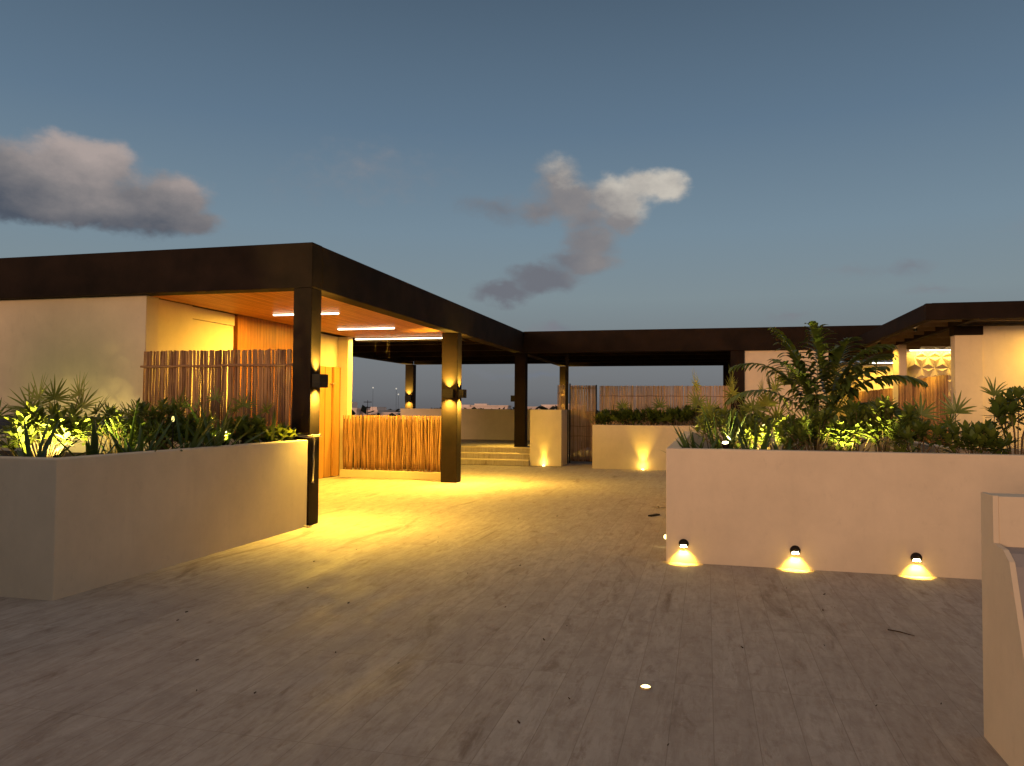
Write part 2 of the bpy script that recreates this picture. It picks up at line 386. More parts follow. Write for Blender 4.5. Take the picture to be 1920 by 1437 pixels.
# ------------------------------------------------------------------ front pavilion
O1 = (-4.86, 8.8, 0)
pav = thing('pavilion', 'front flat roofed pavilion with deep dark brown fascia and timber ceiling', 'pavilion', O1)
def pp(mb, name, mat, parent=pav, bevel=.008, off=O1): return mb.build(name, mat, parent, off=off, bevel=bevel)
pp(box(-14, -4.86, 8.80, 9.06, 3.02, 3.60), 'roof_beam', 'frame')
pp(box(-5.12, -4.86, 9.063, 20.38, 3.02, 3.595), 'roof_beam', 'frame')
pp(box(-5.12, -4.863, 8.803, 9.063, 0, 3.018), 'column', 'frame')
pp(box(-5.20, -4.863, 14.72, 15.00, 0, 3.018), 'column', 'frame')
pp(box(-13.8, -5.125, 9.065, 15.95, 3.30, 3.50), 'roof_slab', 'frame')
pp(box(-7.68, -5.123, 9.065, 15.9, 3.055, 3.12), 'ceiling', 'ceiling', bevel=0)
pp(box(-7.68, -5.123, 15.903, 16.10, 2.98, 3.40), 'roof_beam', 'frame')
# walls
pp(box(-14, -7.45, 8.95, 9.20, 1.34, 3.018), 'wall', 'plaster')
pp(box(-14, -7.46, 8.965, 9.19, 0, 1.337), 'plinth', 'blue')
pp(box(-7.95, -7.70, 9.203, 10.27, 0, 3.05), 'wall', 'plaster')
pp(box(-7.95, -7.74, 10.273, 11.42, 2.86, 3.05), 'wall', 'plaster')
dr = pp(box(-7.95, -7.76, 10.276, 11.417, 0, 2.855), 'door', 'plaster', bevel=.004)
hd = MB(); hd.tube([(-7.70, 10.72, 2.02), (-7.70, 10.72, 2.34)], .012, 8); hd.tube([(-7.76, 10.72, 2.06), (-7.70, 10.72, 2.06)], .008, 6); hd.tube([(-7.76, 10.72, 2.30), (-7.70, 10.72, 2.30)], .008, 6)
pp(hd, 'handle', 'white', dr, 0)
pp(box(-7.95, -7.68, 11.423, 14.15, 0, 3.05), 'timber_cladding', 'cladding', bevel=.003)
pp(box(-8.05, -7.88, 14.153, 15.46, 0, 3.05), 'wall', 'plaster')
pp(box(-8.1, -7.64, 15.463, 15.69, 0, 3.05), 'pilaster', 'plaster')

wdr = thing('wooden_door', 'honey coloured timber door leaf against the yellow wall behind the front column', 'door', (-7.86, 14.5, 0))
box(-.015, .03, 0, .62, .01, 2.36).build('door_leaf', 'door_wood', wdr, bevel=.004)
box(-.015, .07, .625, .93, .01, 2.37).build('side_board', 'door_wood', wdr, bevel=.004)
MB().tube([(.03, .52, 2.0), (.085, .54, 2.0), (.085, .66, 2.01)], .018, 8).build('handle', 'stick', wdr)

# ------------------------------------------------------------------ rear pergola
O2 = (-4.95, 20.5, 0)
per = thing('pergola', 'long dark brown pergola frame spanning the back of the terrace', 'pergola', O2)
def p2(mb, name, mat='frame', bevel=.008): return mb.build(name, mat, per, off=O2, bevel=bevel)
p2(box(-4.857, 4.6, 20.385, 20.65, 3.02, 3.60), 'roof_beam')
p2(box(-5.12, -4.86, 20.385, 27.1, 3.02, 3.59), 'roof_beam')
p2(box(-5.11, -4.80, 20.45, 20.72, .452, 3.017), 'column')
p2(box(-10.30, -9.98, 16.1, 25.3, 3.02, 3.58), 'roof_beam')
p2(box(-9.975, -5.123, 25.3, 25.55, 3.02, 3.58), 'roof_beam')
p2(box(-4.857, 1.1, 27.1, 27.35, 3.02, 3.58), 'roof_beam')
p2(box(-10.29, -9.99, 25.303, 25.58, .452, 3.017), 'column')
p2(box(-5.11, -4.84, 27.103, 27.35, .452, 3.017), 'column')
p2(box(.60, .93, 20.42, 20.72, 0, 3.017), 'column')
p2(box(.55, .85, 27.11, 27.34, 0, 3.017), 'column')
p2(box(-9.975, -5.123, 16.2, 25.29, 3.35, 3.47), 'roof_slab')
p2(box(-4.857, 4.5, 20.655, 27.09, 3.35, 3.47), 'roof_slab')
for y in (17.8, 19.9, 22.0, 24.1): p2(box(-9.97, -5.125, y, y+.12, 3.06, 3.345), 'rafter')
for y in (22.2, 24.0, 25.6): p2(box(-4.855, 4.4, y, y+.12, 3.06, 3.345), 'rafter')
pw = tag(box(.935, 2.95, 20.5, 20.66, 0, 3.017).build('garden_wall', 'plaster', off=(0, 0, 0), bevel=.006), 'tall pinkish wall under the rear fascia behind the palm', 'wall')
tag(box(-10.15, -3.9, 24.55, 24.72, .453, 1.47).build('parapet_wall', 'plaster', bevel=.008), 'plain parapet along the back edge of the raised platform', 'wall')
tag(box(-4.5, -3.66, 19.72, 20.60, 0, 1.47).build('masonry_block', 'plaster', bevel=.008), 'cream rendered block with an uplit front between steps and gate', 'block')

# ------------------------------------------------------------------ bamboo work
def sticks(x0, x1, z0, z1, r=.017, gap=.002, n=5, wob=.006, jit=.02, lean=.01, y=0.0, tints=None):
    mb = MB(); x = x0
    while x < x1:
        rr = r*random.uniform(.6, 1.35); x += rr
        mb.tint = random.random()**1.2 if tints is None else random.uniform(*tints)
        pts = []; rad = []; dxl = random.uniform(-lean, lean); ph = random.random()*6; yy = y+random.uniform(-.4, .4)*r
        zt = z1+random.uniform(-jit, jit*.4)
        for k in range(n):
            t = k/(n-1); pts.append((x+dxl*(t-.5)*2+math.sin(ph+t*5)*wob, yy+math.cos(ph*2+t*4)*wob*.6, z0+(zt-z0)*t)); rad.append(rr*random.uniform(.85, 1.12))
        mb.tube(pts, rad, 6); x += rr+gap*random.uniform(0, 2.2)
    mb.smooth = True
    return mb
def branch(x0, x1, z, r=.016, y=0, seg=14):
    mb = MB(); mb.tint = .7
    mb.tube([(x0+(x1-x0)*k/seg, y+random.uniform(-.004, .004), z+random.uniform(-.008, .008)) for k in range(seg+1)], [r*random.uniform(.8, 1.2) for _ in range(seg+1)], 6); mb.smooth = True
    return mb
s1 = thing('bamboo_screen', 'tall brown stick screen with one horizontal branch behind the left planter', 'screen', (-7.40, 8.84, 0), 0, 'stick screens')
sticks(.02, 2.27, .70, 2.24, .0145, .0002, 6, .006, .012, .014, tints=(.0, 1)).build('stick_panel', 'stick', s1)
branch(0, 2.28, 2.03, .019, -.028).build('rail', 'stick', s1); branch(0, 2.28, 1.1, .019, -.028).build('rail', 'stick', s1)
s2 = thing('bamboo_railing', 'waist high golden stick railing on a cream curb beside the column', 'railing', (-7.63, 15.22, 0))
box(0, 2.42, -.10, .10, 0, .16).build('curb', 'plaster', s2, bevel=.006)
sticks(.02, 2.40, .165, 1.33, .0155, .0022, 7, .007, .006, .014, tints=(0, 1)).build('stick_panel', 'stick', s2)
box(.02, 2.40, .022, .05, .2, 1.25).build('gap_shade', 'soil', s2)  # added dark sheet puts shade into the gaps between the sticks
g1 = thing('bamboo_gate', 'closed cane gate in a black metal frame between block and rear planter', 'gate', (-3.66, 21.1, 0))
sticks(.0, .69, .05, 2.15, .011, .0, 5, .003, .01, .006).build('cane_panel', 'cane', g1)
fr = MB(); fr.box(-.035, -.005, -.03, .03, 0, 2.2); fr.box(.70, .73, -.03, .03, 0, 2.16); fr.box(-.005, .70, .02, .05, .05, .10); fr.box(-.005, .70, .02, .05, 2.05, 2.09)
fr.build('gate_frame', 'metal', g1)
for z in (.75, 1.02): branch(0, .70, z, .007, -.014, 8).build('tie', 'stick', g1)
tag(box(-3.80, -3.72, 21.02, 21.10, 0, 3.018).build('steel_post', 'metal'), 'slim black steel post rising from gate to roof beam', 'post')
s3 = thing('bamboo_screen', 'narrow cane strip above the cream block beside the steel post', 'screen', (-4.02, 21.05, 0), 0, 'stick screens')
sticks(0, .22, .02, 2.17, .011, .0, 5, .003, .02, .006).build('cane_panel', 'cane', s3); branch(0, .22, 1.93, .009, -.014, 6).build('tie', 'stick', s3)
s4 = thing('bamboo_screen', 'long pale cane fence behind the rear planter', 'screen', (-2.86, 21.15, 0), 0, 'stick screens')
sticks(0, 3.48, .02, 2.14, .011, .0, 5, .003, .012, .006, tints=(0, .7)).build('cane_panel', 'cane', s4); branch(0, 3.48, 1.86, .009, -.014, 18).build('tie', 'stick', s4)
branch(0, 3.48, 1.3, .009, -.014, 18).build('tie', 'stick', s4)

# ------------------------------------------------------------------ side building on the right
O3 = (4.29, 15.1, 0)
sb = thing('side_building', 'right hand building with cream walls under a slatted dark canopy', 'building', O3)
def p3(mb, name, mat='frame', bevel=.006): return mb.build(name, mat, sb, off=O3, bevel=bevel)
p3(box(3.53, 12, 14.0, 14.12, 3.02, 3.29), 'canopy_beam')
p3(box(3.53, 3.65, 14.123, 20.38, 3.02, 3.285), 'canopy_beam')
p3(box(4.29, 4.41, 14.123, 26.5, 3.025, 3.27), 'canopy_beam')
p3(box(6.3, 6.42, 14.123, 15.2, 3.025, 3.27), 'canopy_beam')
p3(box(3.653, 12, 14.123, 27, 3.275, 3.31), 'canopy_roof')
for k in range(15):
    y = 14.75+k*.80
    p3(box(3.655, 4.285, y, y+.05, 3.06, 3.14), 'slat', 'slat', bevel=0); p3(box(4.415, 6.29 if y < 15.2 else 7.5, y, y+.05, 3.06, 3.14), 'slat', 'slat', bevel=0)
p3(box(4.75, 12, 15.25, 15.5, 0, 3.018), 'wall', 'plaster')
p3(box(4.30, 4.747, 15.22, 15.47, 0, 2.86), 'wall', 'plaster')
p3(box(4.285, 4.75, 15.19, 15.48, 2.863, 3.02), 'lintel', 'frame')
p3(box(4.25, 4.34, 15.48, 26, 0, .86), 'plinth', 'plaster')
p3(box(4.26, 4.42, 19.15, 19.75, .863, 3.02), 'pillar', 'plaster')
p3(box(2.95, 12, 26.0, 26.2, 0, 3.02), 'wall', 'plaster')
p3(box(4.75, 8, 20.62, 20.8, 0, 3.02), 'wall', 'plaster')
# wall tiles with raised three sided facets
tl = MB(); a = .30; hh = a*math.sqrt(3)/2
def facet(p, q, r_):
    c = ((p[0]+q[0]+r_[0])/3, (p[1]+q[1]+r_[1])/3)
    ids = [tl.av((4.78+x, 20.61, 1.0+z)) for x, z in (p, q, r_)]; ci = tl.av((4.78+c[0], 20.555, 1.0+c[1]))
    for k in range(3): tl.f.append((ids[k], ids[(k+1) % 3], ci))
for j in range(8):
    for i in range(8):
        x = i*a+(j % 2)*a/2; z = j*hh
        if z+hh > 2.1: continue
        facet((x, z), (x+a, z), (x+a/2, z+hh)); facet((x+a, z), (x+a*1.5, z+hh), (x+a/2, z+hh))
p3(tl, 'faceted_tiles', 'plaster', 0)
for (y0, y1, lab, zt) in ((15.5, 19.1, 'brown stick screen running back from the right hand wall corner', 2.17), (19.8, 25.5, 'farther stick screen seen behind the palm fronds', 2.04)):
    s = thing('bamboo_screen', lab, 'screen', (4.25, y0, 0), math.pi/2, 'stick screens')
    sticks(0, y1-y0, .87, zt, .022, .001, 5, .006, .02, .012).build('stick_panel', 'stick', s); branch(0, y1-y0, 1.35, .012, .025, 20).build('rail', 'stick', s)

# ------------------------------------------------------------------ planters
def hollow(name, label, poly_outer, poly_inner, h, soil_h, origin, group='rendered planters'):
    t = thing(name, label, 'planter', origin, 0, group)
    mb = MB(); k = len(poly_outer)
    ids = {}
    for key, poly, z in (('o0', poly_outer, 0), ('o1', poly_outer, h), ('i1', poly_inner, h), ('i0', poly_inner, .05)):
        ids[key] = [mb.av((x, y, z)) for x, y in poly]
    for a, b in (('o0', 'o1'), ('o1', 'i1'), ('i1', 'i0')):
        for j in range(k): mb.f.append((ids[a][j], ids[a][(j+1) % k], ids[b][(j+1) % k], ids[b][j]))
    mb.build('shell', 'plaster', t, off=origin, bevel=.010)
    s = MB(); g = .08
    s.f.append(tuple(s.av((x, y, soil_h)) for x, y in poly_inner)); s.build('soil', 'soil', t, off=origin)
    return t
hollow('planter', 'tall wide cream planter on the left reaching the front column',
       [(-14, 4.9), (-4.86, 4.9), (-4.86, 8.76), (-14, 8.76)], [(-13.9, 5.04), (-5.0, 5.04), (-5.0, 8.70), (-13.9, 8.70)], 1.085, .86, (-4.86, 4.9, 0))
hollow('planter', 'big cream planter on the right with three round step lights',
       [(-.39, 7.77), (7, 7.69), (7, 9.05), (2.6, 9.05), (2.6, 13.9), (-.39, 13.9)],
       [(-.25, 7.91), (6.9, 7.83), (6.9, 8.92), (2.47, 8.92), (2.47, 13.76), (-.25, 13.76)], 1.115, .80, (-.39, 7.77, 0))
hollow('planter', 'low cream planter at the back in front of the cane fence',
       [(-2.79, 19.3), (2.6, 19.5), (2.6, 20.38), (-2.79, 20.38)], [(-2.68, 19.42), (2.5, 19.61), (2.5, 20.3), (-2.68, 20.3)], 1.1, .95, (-2.79, 19.3, 0))

# near right stair parapet: a head block and a slope falling towards the viewer
O4 = (1.24, 4.04, 0)
sp = thing('stair_parapet', 'cream stair parapet with rough grey sloping top at the right edge', 'parapet', O4)
MB().prism([(4.03, 0), (4.03, 1.125), (3.875, 1.125), (3.872, .915), (3.76, .905), (3.69, .865), (3.64, .73), (3.55, .50), (3.30, .0)], 1.24, 1.262, 'x').build('side_wall', 'plaster', sp, off=O4)
MB().prism([(4.028, 0), (4.028, 1.122), (3.877, 1.122), (3.874, 0)], 1.2635, 3.2, 'x').build('head_block', 'plaster', sp, off=O4, bevel=.004)
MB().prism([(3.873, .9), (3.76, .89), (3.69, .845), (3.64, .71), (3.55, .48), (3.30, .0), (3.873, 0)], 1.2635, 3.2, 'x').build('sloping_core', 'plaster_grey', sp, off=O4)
# unseen walls added behind the viewer to shade the planters from low sun
tag(box(-12.9, 13.9, -13.8, -13.6, 0, 1.1).build('low_shade_wall', 'plaster'), 'low unseen cream wall added behind the viewer against the low sun', 'wall')
sw_ = MB(); sw_.box(-13.5, -11.0, -.9, -.7, 0, 3.7); sw_.box(-10.998, -5.6, -.9, -.7, 0, 2.0)
tag(sw_.build('shade_wall', 'plaster'), 'unseen cream wall added behind the viewer to shade the left side', 'wall')

# ------------------------------------------------------------------ lamps
def wall_lamp(loc, rz, label, e_up=5, e_dn=9, lens='lens', size=.11):
    """up and down light on a wall; local +x points away from the wall"""
    t = thing('wall_lamp', label, 'wall lamp', loc, rz, 'black up and down lamps on the columns')
    m = MB(); hw, dp, hh_ = size, .115, .085
    for s_ in (1, -1):
        m.ring([(.045, hh_*s_), (.045, .02*s_), (.0, .02*s_)][::s_], 16, 'z', (dp*.5+.002, 0, 0))
    # shell: four sides and the top and bottom with a round hole
    m.box(.002, dp, -hw, hw, -.018, .018)
    m.box(.002, .010, -hw, hw, .019, hh_); m.box(dp-.008, dp, -hw, hw, .019, hh_); m.box(.011, dp-.009, -hw, -hw+.008, .019, hh_); m.box(.011, dp-.009, hw-.008, hw, .019, hh_)
    m.box(.002, .010, -hw, hw, -hh_, -.019); m.box(dp-.008, dp, -hw, hw, -hh_, -.019); m.box(.011, dp-.009, -hw, -hw+.008, -hh_, -.019); m.box(.011, dp-.009, hw-.008, hw, -hh_, -.019)
    m.build('housing', 'metal', t)
    MB().disc((dp*.5+.002, 0, .030), .034).build('lens', lens, t); MB().disc((dp*.5+.002, 0, -.030), .034).build('lens', lens, t)
    if e_up: lamp('up_beam', 'SPOT', (dp*.62, 0, .09), e_up, WARM, t, (-.16, 0, 1), 95, 1, .025)
    if e_dn: lamp('down_beam', 'SPOT', (dp*.62, 0, -.09), e_dn, WARM, t, (.16, 0, -1), 140, 1, .025)
    return t
HP = math.pi/2
wall_lamp((-4.862, 8.94, 1.835), 0, 'black box lamp glowing up and down on the nearest front column', 380, 640)
wall_lamp((-4.862, 14.86, 1.79), 0, 'black box lamp on the right side of the middle column', 380, 640)
wall_lamp((-5.03, 14.719, 1.79), -HP, 'black box lamp on the front of the middle column', 380, 420)
wall_lamp((-5.111, 20.6, 1.77), math.pi, 'small dark lamp on the left of the column by the steps', 60, 160)
wall_lamp((-10.14, 25.30, 1.83), -HP, 'small lamp on the farthest left column beyond the stick railing', 330, 260)
wall_lamp((-4.98, 27.10, 1.80), -HP, 'small lamp on the far column behind the narrow cane strip', 330, 260)

def led(x0, x1, y, z, label, e, wd=.045):
    t = thing('ceiling_light', label, 'ceiling light', ((x0+x1)/2, y, z), 0, 'linear LED lights')
    L = (x1-x0)/2
    box(-L, L, -wd/2-.006, wd/2+.006, .006, .03).build('housing', 'white', t)
    box(-L+.005, L-.005, -wd/2, wd/2, -.012, .0055).build('diffuser', 'led', t)
    lamp('strip_light', 'AREA', (0, 0, -.02), e, LEDC, t, (0, 0, -1), sx=L*2, sy=wd)
    return t
led(-7.02, -5.83, 11.44, 3.034, 'first linear ceiling light, partly behind the front column', 195)
led(-7.04, -5.85, 13.80, 3.034, 'second linear ceiling light across the timber ceiling', 195)
led(-7.62, -5.24, 15.78, 3.02, 'long linear light at the far end of the timber ceiling', 195)
led(4.80, 7.2, 20.50, 2.98, 'linear light washing the faceted tile wall', 24, .04)
led(4.6, 6.0, 25.3, 2.95, 'linear light on the far wall behind the palm', 50, .05)
led(5.7, 7.2, 14.7, 2.98, 'linear light under the canopy washing the right hand wall', 80, .04)

def downlight(loc, label, e):
    t = thing('downlight', label, 'downlight', loc, 0, 'small downlights under the right canopy')
    MB().ring([(.034, 0), (.034, -.05), (.026, -.05), (.026, -.02)], 18).build('housing', 'metal', t); MB().disc((0, 0, -.03), .026).build('lens', 'lens', t)
    lamp('beam', 'SPOT', (0, 0, -.06), e, WARM, t, (0, 0, -1), 150, 1, .02); return t
downlight((3.92, 16.3, 3.10), 'nearer small downlight under the canopy beside the stick screen', 90)
downlight((3.92, 19.5, 3.10), 'farther small downlight under the canopy behind the palm', 90)
downlight((3.92, 23.5, 3.10), 'last small downlight deep under the canopy behind the palm', 90)
def step_light(loc, rz, label, e=3, aim=(0, .10, -1), ball=False):
    """round eyelid light; local -y points away from the wall"""
    t = thing('step_light', label, 'step light', loc, rz, 'round step lights on the right planter')
    m = MB(); m.ring([(.0, -.004), (.036, -.004), (.038, -.018), (.045, -.018), (.048, -.010), (.048, 0)], 28, 'y'); m.smooth = False
    m.build('bezel', 'metal', t)
    h = MB(); k = 14; i0 = 0
    for j in range(k+1):
        a = math.pi*j/k; h.av((.043*math.cos(a), -.018, .043*math.sin(a)-.004)); h.av((.030*math.cos(a), -.030, .030*math.sin(a)-.006))
    for j in range(k): h.f.append((2*j, 2*j+1, 2*j+3, 2*j+2))
    h.f.append(tuple(2*j+1 for j in range(k+1))); h.build('hood', 'metal', t)
    g = MB(); g.f.append(tuple(g.av(p) for p in ((-.034, -.024, -.030), (.034, -.024, -.030), (.014, -.022, .022), (-.014, -.022, .022)))); g.build('lens', 'lens', t)
    if ball: MB().ring([(.0, -.062), (.018, -.056), (.026, -.04), (.022, -.022), (0, -.016)], 14, 'y', (0, 0, -.012)).build('dome', 'lens_floor', t, smooth=True)
    lamp('down_beam', 'SPOT', (0, -.040, -.01), e, WARM, t, aim, 96, .8, .012)
    if not ball: lamp('near_glow', 'POINT', (0, -.05, -.10), .30, WARM, t, radius=.015)
    return t
step_light((-.22, 7.768, .185), 0, 'round black step light nearest the left corner of the right planter', 34)
step_light((.81, 7.756, .175), 0, 'round black step light in the middle of the three', 34)
step_light((1.85, 7.745, .165), 0, 'round black step light on the right, nearest the stair parapet', 34)
step_light((-.392, 8.55, .13), -HP, 'step light glowing on the shaded left end of the right planter', 9, (0, -.7, -1), True)
step_light((-.392, 10.6, .13), -HP, 'fainter farther step light on the left end of the right planter', 7, (0, -.7, -1), True)

def uplight(loc, label, e, target=(0, .06, 1), sz=46, group='recessed uplights'):
    t = thing('uplight', label, 'uplight', loc, 0, group)
    MB().ring([(.036, .010), (.037, .012), (.041, .010), (.043, .003), (.043, 0)], 24).build('ring', 'metal' if e > 1 else 'brass', t)
    MB().ring([(.036, .010), (.025, .016), (.0, .019)], 20).build('lens', 'lens' if e > 1 else 'lens_floor', t, smooth=True)
    if e: lamp('beam', 'SPOT', (0, 0, .03), e, WARM, t, target, sz, 1, .012)
    if e > 1: lamp('near_glow', 'POINT', (0, -.005, .12), e*.030, WARM, t, radius=.02)
    return t
uplight((-4.12, 19.665, 0), 'floor uplight in front of the cream block', 50, sz=46, target=(0, .03, 1))
uplight((-1.53, 19.25, 0), 'floor uplight in front of the rear planter', 90, sz=60, target=(0, .03, 1))
fl_ = uplight((-.32, 4.24, 0), 'lone small floor light glowing in the open paving', .25); fl_.scale = (.72, .72, .8)

def spike(loc, label, target, e, size=75, z=.86):
    t = thing('spike_light', label, 'garden light', (loc[0], loc[1], z), 0, 'spike lights in the planters')
    hz = loc[2]-z; d = Vector(target).normalized()
    MB().tube([(0, 0, -.05), (0, 0, hz)], .009, 8).build('stake', 'metal', t)
    q = d.to_track_quat('Z', 'Y').to_matrix()
    hb = MB(); hb.ring([(.0, -.05), (.026, -.05), (.034, -.03), (.036, .03), (.033, .03), (.033, .012)], 20)
    hb.v = [tuple(q @ Vector(p)+Vector((0, 0, hz+.02))) for p in hb.v]; hb.build('head', 'metal', t, smooth=True)
    ln = MB(); ln.disc((0, 0, .018), .032); ln.v = [tuple(q @ Vector(p)+Vector((0, 0, hz+.02))) for p in ln.v]; ln.build('lens', 'lens', t)
    lamp('beam', 'SPOT', tuple(Vector((0, 0, hz+.02))+d*.045), e, (1, .80, .22), t, target, size, .5, .02)
    return t
spike((-5.80, 5.85, .98), 'bright spike light low among the left planter shrubs', (-.35, .40, .9), 300, 145)
spike((-8.5, 7.9, .95), 'spike light throwing leaf shadows onto the left wall', (.25, .8, .9), 24, 140)
spike((-5.42, 7.85, 1.06), 'spike light near the strap leaves before the stick screen', (-.15, -.1, .9), 150, 135)
spike((.19, 8.3, 1.12), 'bare bright spike light at the left end of the right planter', (-.05, -.3, .5), 25, 140, .8)
spike((.62, 8.75, .98), 'spike light hidden in the shrubs of the right planter', (-.2, .5, .9), 80, 140, .8)
spike((1.42, 8.42, 1.0), 'spike light shining through stems in the right planter', (.05, .4, 1), 85, 130, .8)
gb = thing('garden_globe_light', 'small glowing garden globe on a thin dark stake', 'garden light', (-5.23, 6.7, .86))
MB().tube([(0, 0, -.04), (0, 0, .48)], .006, 6).build('stake', 'metal', gb)
MB().ring([(.0, .48), (.011, .485), (.015, .50), (.014, .52), (.008, .535), (0, .537)], 14).build('globe', 'globe', gb, smooth=True)

# ------------------------------------------------------------------ plants
rnd = random.Random(11)
U = rnd.uniform
def strap_plant(loc, label, n=16, L=.62, W=.045, el=(35, 80), droop=.5, tint=(0, .6), grp='dark strap leaved plants'):
    t = thing('strap_plant', label, 'plant', loc, U(0, 6), grp); mb = MB()
    for k in range(n):
        a = 2*math.pi*k/n*2.4+U(-.4, .4); e = R(U(*el)); mb.tint = U(*tint)
        d = (math.cos(a)*math.cos(e), math.sin(a)*math.cos(e), math.sin(e))
        mb.blade((d[0]*.02, d[1]*.02, 0), d, L*U(.65, 1.1), W*U(.75, 1.15), droop*U(.2, 1.3), 7, 'strap', .18, twist=U(-.6, .6))
    mb.build('leaves', 'strap', t, smooth=True)
    return t
def fan(mb, c, out, r, n=12, spread=200, W=.022, cup=.25, droop=.25):
    out = Vector(out).normalized(); s = out.cross(Vector((0, 0, 1)))
    s = s.normalized() if s.length > .1 else Vector((1, 0, 0)); nn = s.cross(out).normalized()
    for k in range(n):
        a = R(-spread/2+spread*k/(n-1)+U(-4, 4)); d = out*math.cos(a)+s*math.sin(a)+nn*cup*U(.5, 1.3)
        mb.blade(c, d, r*U(.82, 1.08)*(1-.22*abs(a)/R(spread/2)), W*U(.8, 1.2), droop*U(.4, 1.6), 5, 'leaf' if W > .03 else 'lin', .15, side=nn.cross(d))
def fan_palm(loc, label, fans, r=.22, n=13, W=.022, spread=220, tint=(.2, .9), droop=.25, grp='little fan palms', splay=None):
    """fans: (az deg, elevation deg, petiole length)"""
    t = thing('fan_palm', label, 'plant', loc, 0, grp); mb = MB(); sm = MB()
    for (a_, e_, pl) in fans:
        a, e = R(a_+U(-8, 8)), R(e_); d = Vector((math.cos(a)*math.cos(e), math.sin(a)*math.cos(e), math.sin(e)))
        pts = []; p = Vector((0, 0, 0)); dd = (d+Vector((0, 0, .35))).normalized()
        for k in range(6):
            pts.append(tuple(p)); p = p+dd*pl/5; dd = (dd+(d-dd)*.35+Vector((0, 0, -.06))).normalized()
        sm.tube(pts, [.006-.0005*k for k in range(6)], 5)
        mb = MB(); mb.tint = U(*tint); fan(mb, pts[-1], dd+Vector((0, 0, U(-.1, .3))), r*U(.85, 1.1), n, spread, W, U(.1, .4), droop); mb.build('fan', 'fan', t, smooth=True)
    sm.build('stems', 'stem', t, smooth=True)
    return t
def rosette(mb, c, d, n, L, W, tint, droop=.3):
    d = Vector(d).normalized(); s = d.cross(Vector((.3, .2, .9))).normalized(); o = d.cross(s)
    for k in range(n):
        a = k*2.399; e = R(12+62*(1-k/n)+U(-8, 8)) if True else 0
        v = (s*math.cos(a)+o*math.sin(a))*math.sin(R(90)-R(90)+e) if False else (s*math.cos(a)+o*math.sin(a))*math.cos(R(85)-e)+d*math.sin(R(85)-e)
        mb.tint = min(1, max(0, U(*tint))); mb.blade(Vector(c)-d*.03*(1-k/n), v, 1.25*L*U(.75, 1.1), 1.2*W*U(.8, 1.15), droop*U(.2, 1.4), 4, 'leaf', .10)
def shrub(loc, label, rx=.35, ry=.3, h=.5, tips=26, L=.11, W=.042, per=10, tint=(.1, .9), grp='broad leaved shrubs', low=.25):
    t = thing('shrub', label, 'shrub', loc, 0, grp); mb = MB(); sm = MB()
    for k in range(tips):
        a = U(0, 2*math.pi); q = math.sqrt(U(0, 1)); x, y = rx*q*math.cos(a), ry*q*math.sin(a)
        z = h*(low+(1-low)*(U(.35, 1)**.7)*(1-.35*q*q))
        p0 = Vector((x*.15, y*.15, 0)); p2_ = Vector((x, y, z)); pm = Vector((x*.5, y*.5, z*.6))+Vector((U(-.03, .03), U(-.03, .03), 0))
        sm.tube([tuple(p0), tuple(pm), tuple(p2_)], [.009, .006, .004], 5)
        rosette(mb, p2_, (p2_-pm)+Vector((0, 0, .15)), per+int(U(-2, 3)), L, W, tint)
        for _ in range(2):
            f_ = U(.55, .95); pb = pm.lerp(p2_, f_); rosette(mb, pb, Vector((U(-1, 1), U(-1, 1), U(0, .8))), 4, L*.9, W*.9, tint)
    sm.build('branches', 'stem', t, smooth=True); mb.build('leaves', 'shrub', t, smooth=True)
    return t
def palm(loc, label, trunks, fronds, rz=0):
    """fronds: (start xyz, az, el, length, droop, leaflet length)"""
    t = thing('palm_tree', label, 'palm', loc, rz); tm = MB()
    t.scale = (.97, .97, .91)
    for path, r0 in trunks: tm.tube(path, [r0*(1-.4*k/(len(path)-1)) for k in range(len(path))], 8)
    tm.build('trunk', 'stem', t, smooth=True)
    for (st_, a_, e_, L, dr, ll, ln) in fronds:
        mb = MB(); a, e = R(a_), R(e_); d = Vector((math.cos(a)*math.cos(e), math.sin(a)*math.cos(e), math.sin(e))); p = Vector(st_); n = 22
        pts = []; ds = []
        for k in range(n+1):
            pts.append(p.copy()); ds.append(d.copy()); p = p+d*L/n; d = (d+Vector((0, 0, -dr/n*(.4+1.6*k/n)))).normalized()
        mb.tint = .7; mb.tube([tuple(q) for q in pts[::2]], [.009*(1-.85*k/(n/2)) for k in range(n//2+1)], 5)
        base = .3*U(.7, 1)
        for k in range(int(n*.22), n):
            t_ = k/n; s = ds[k].cross(Vector((0, 0, 1))).normalized(); upv = s.cross(ds[k])
            llen = ll*(math.sin(math.pi*min(1, .18+t_*.78)))**.7
            for sg in (1, -1):
                v = s*sg*(1.0-.35*t_)+ds[k]*(.45+.35*t_)+upv*U(.0, .2)
                mb.tint = min(1, max(0, base+U(-.25, .35))); mb.blade(pts[k]+s*sg*.004, v, llen*U(.85, 1.1), .052*ln*U(.85, 1.1), U(.9, 1.9), 6, 'lin', .14)
        mb.build('frond', 'palm', t, smooth=True)
    return t

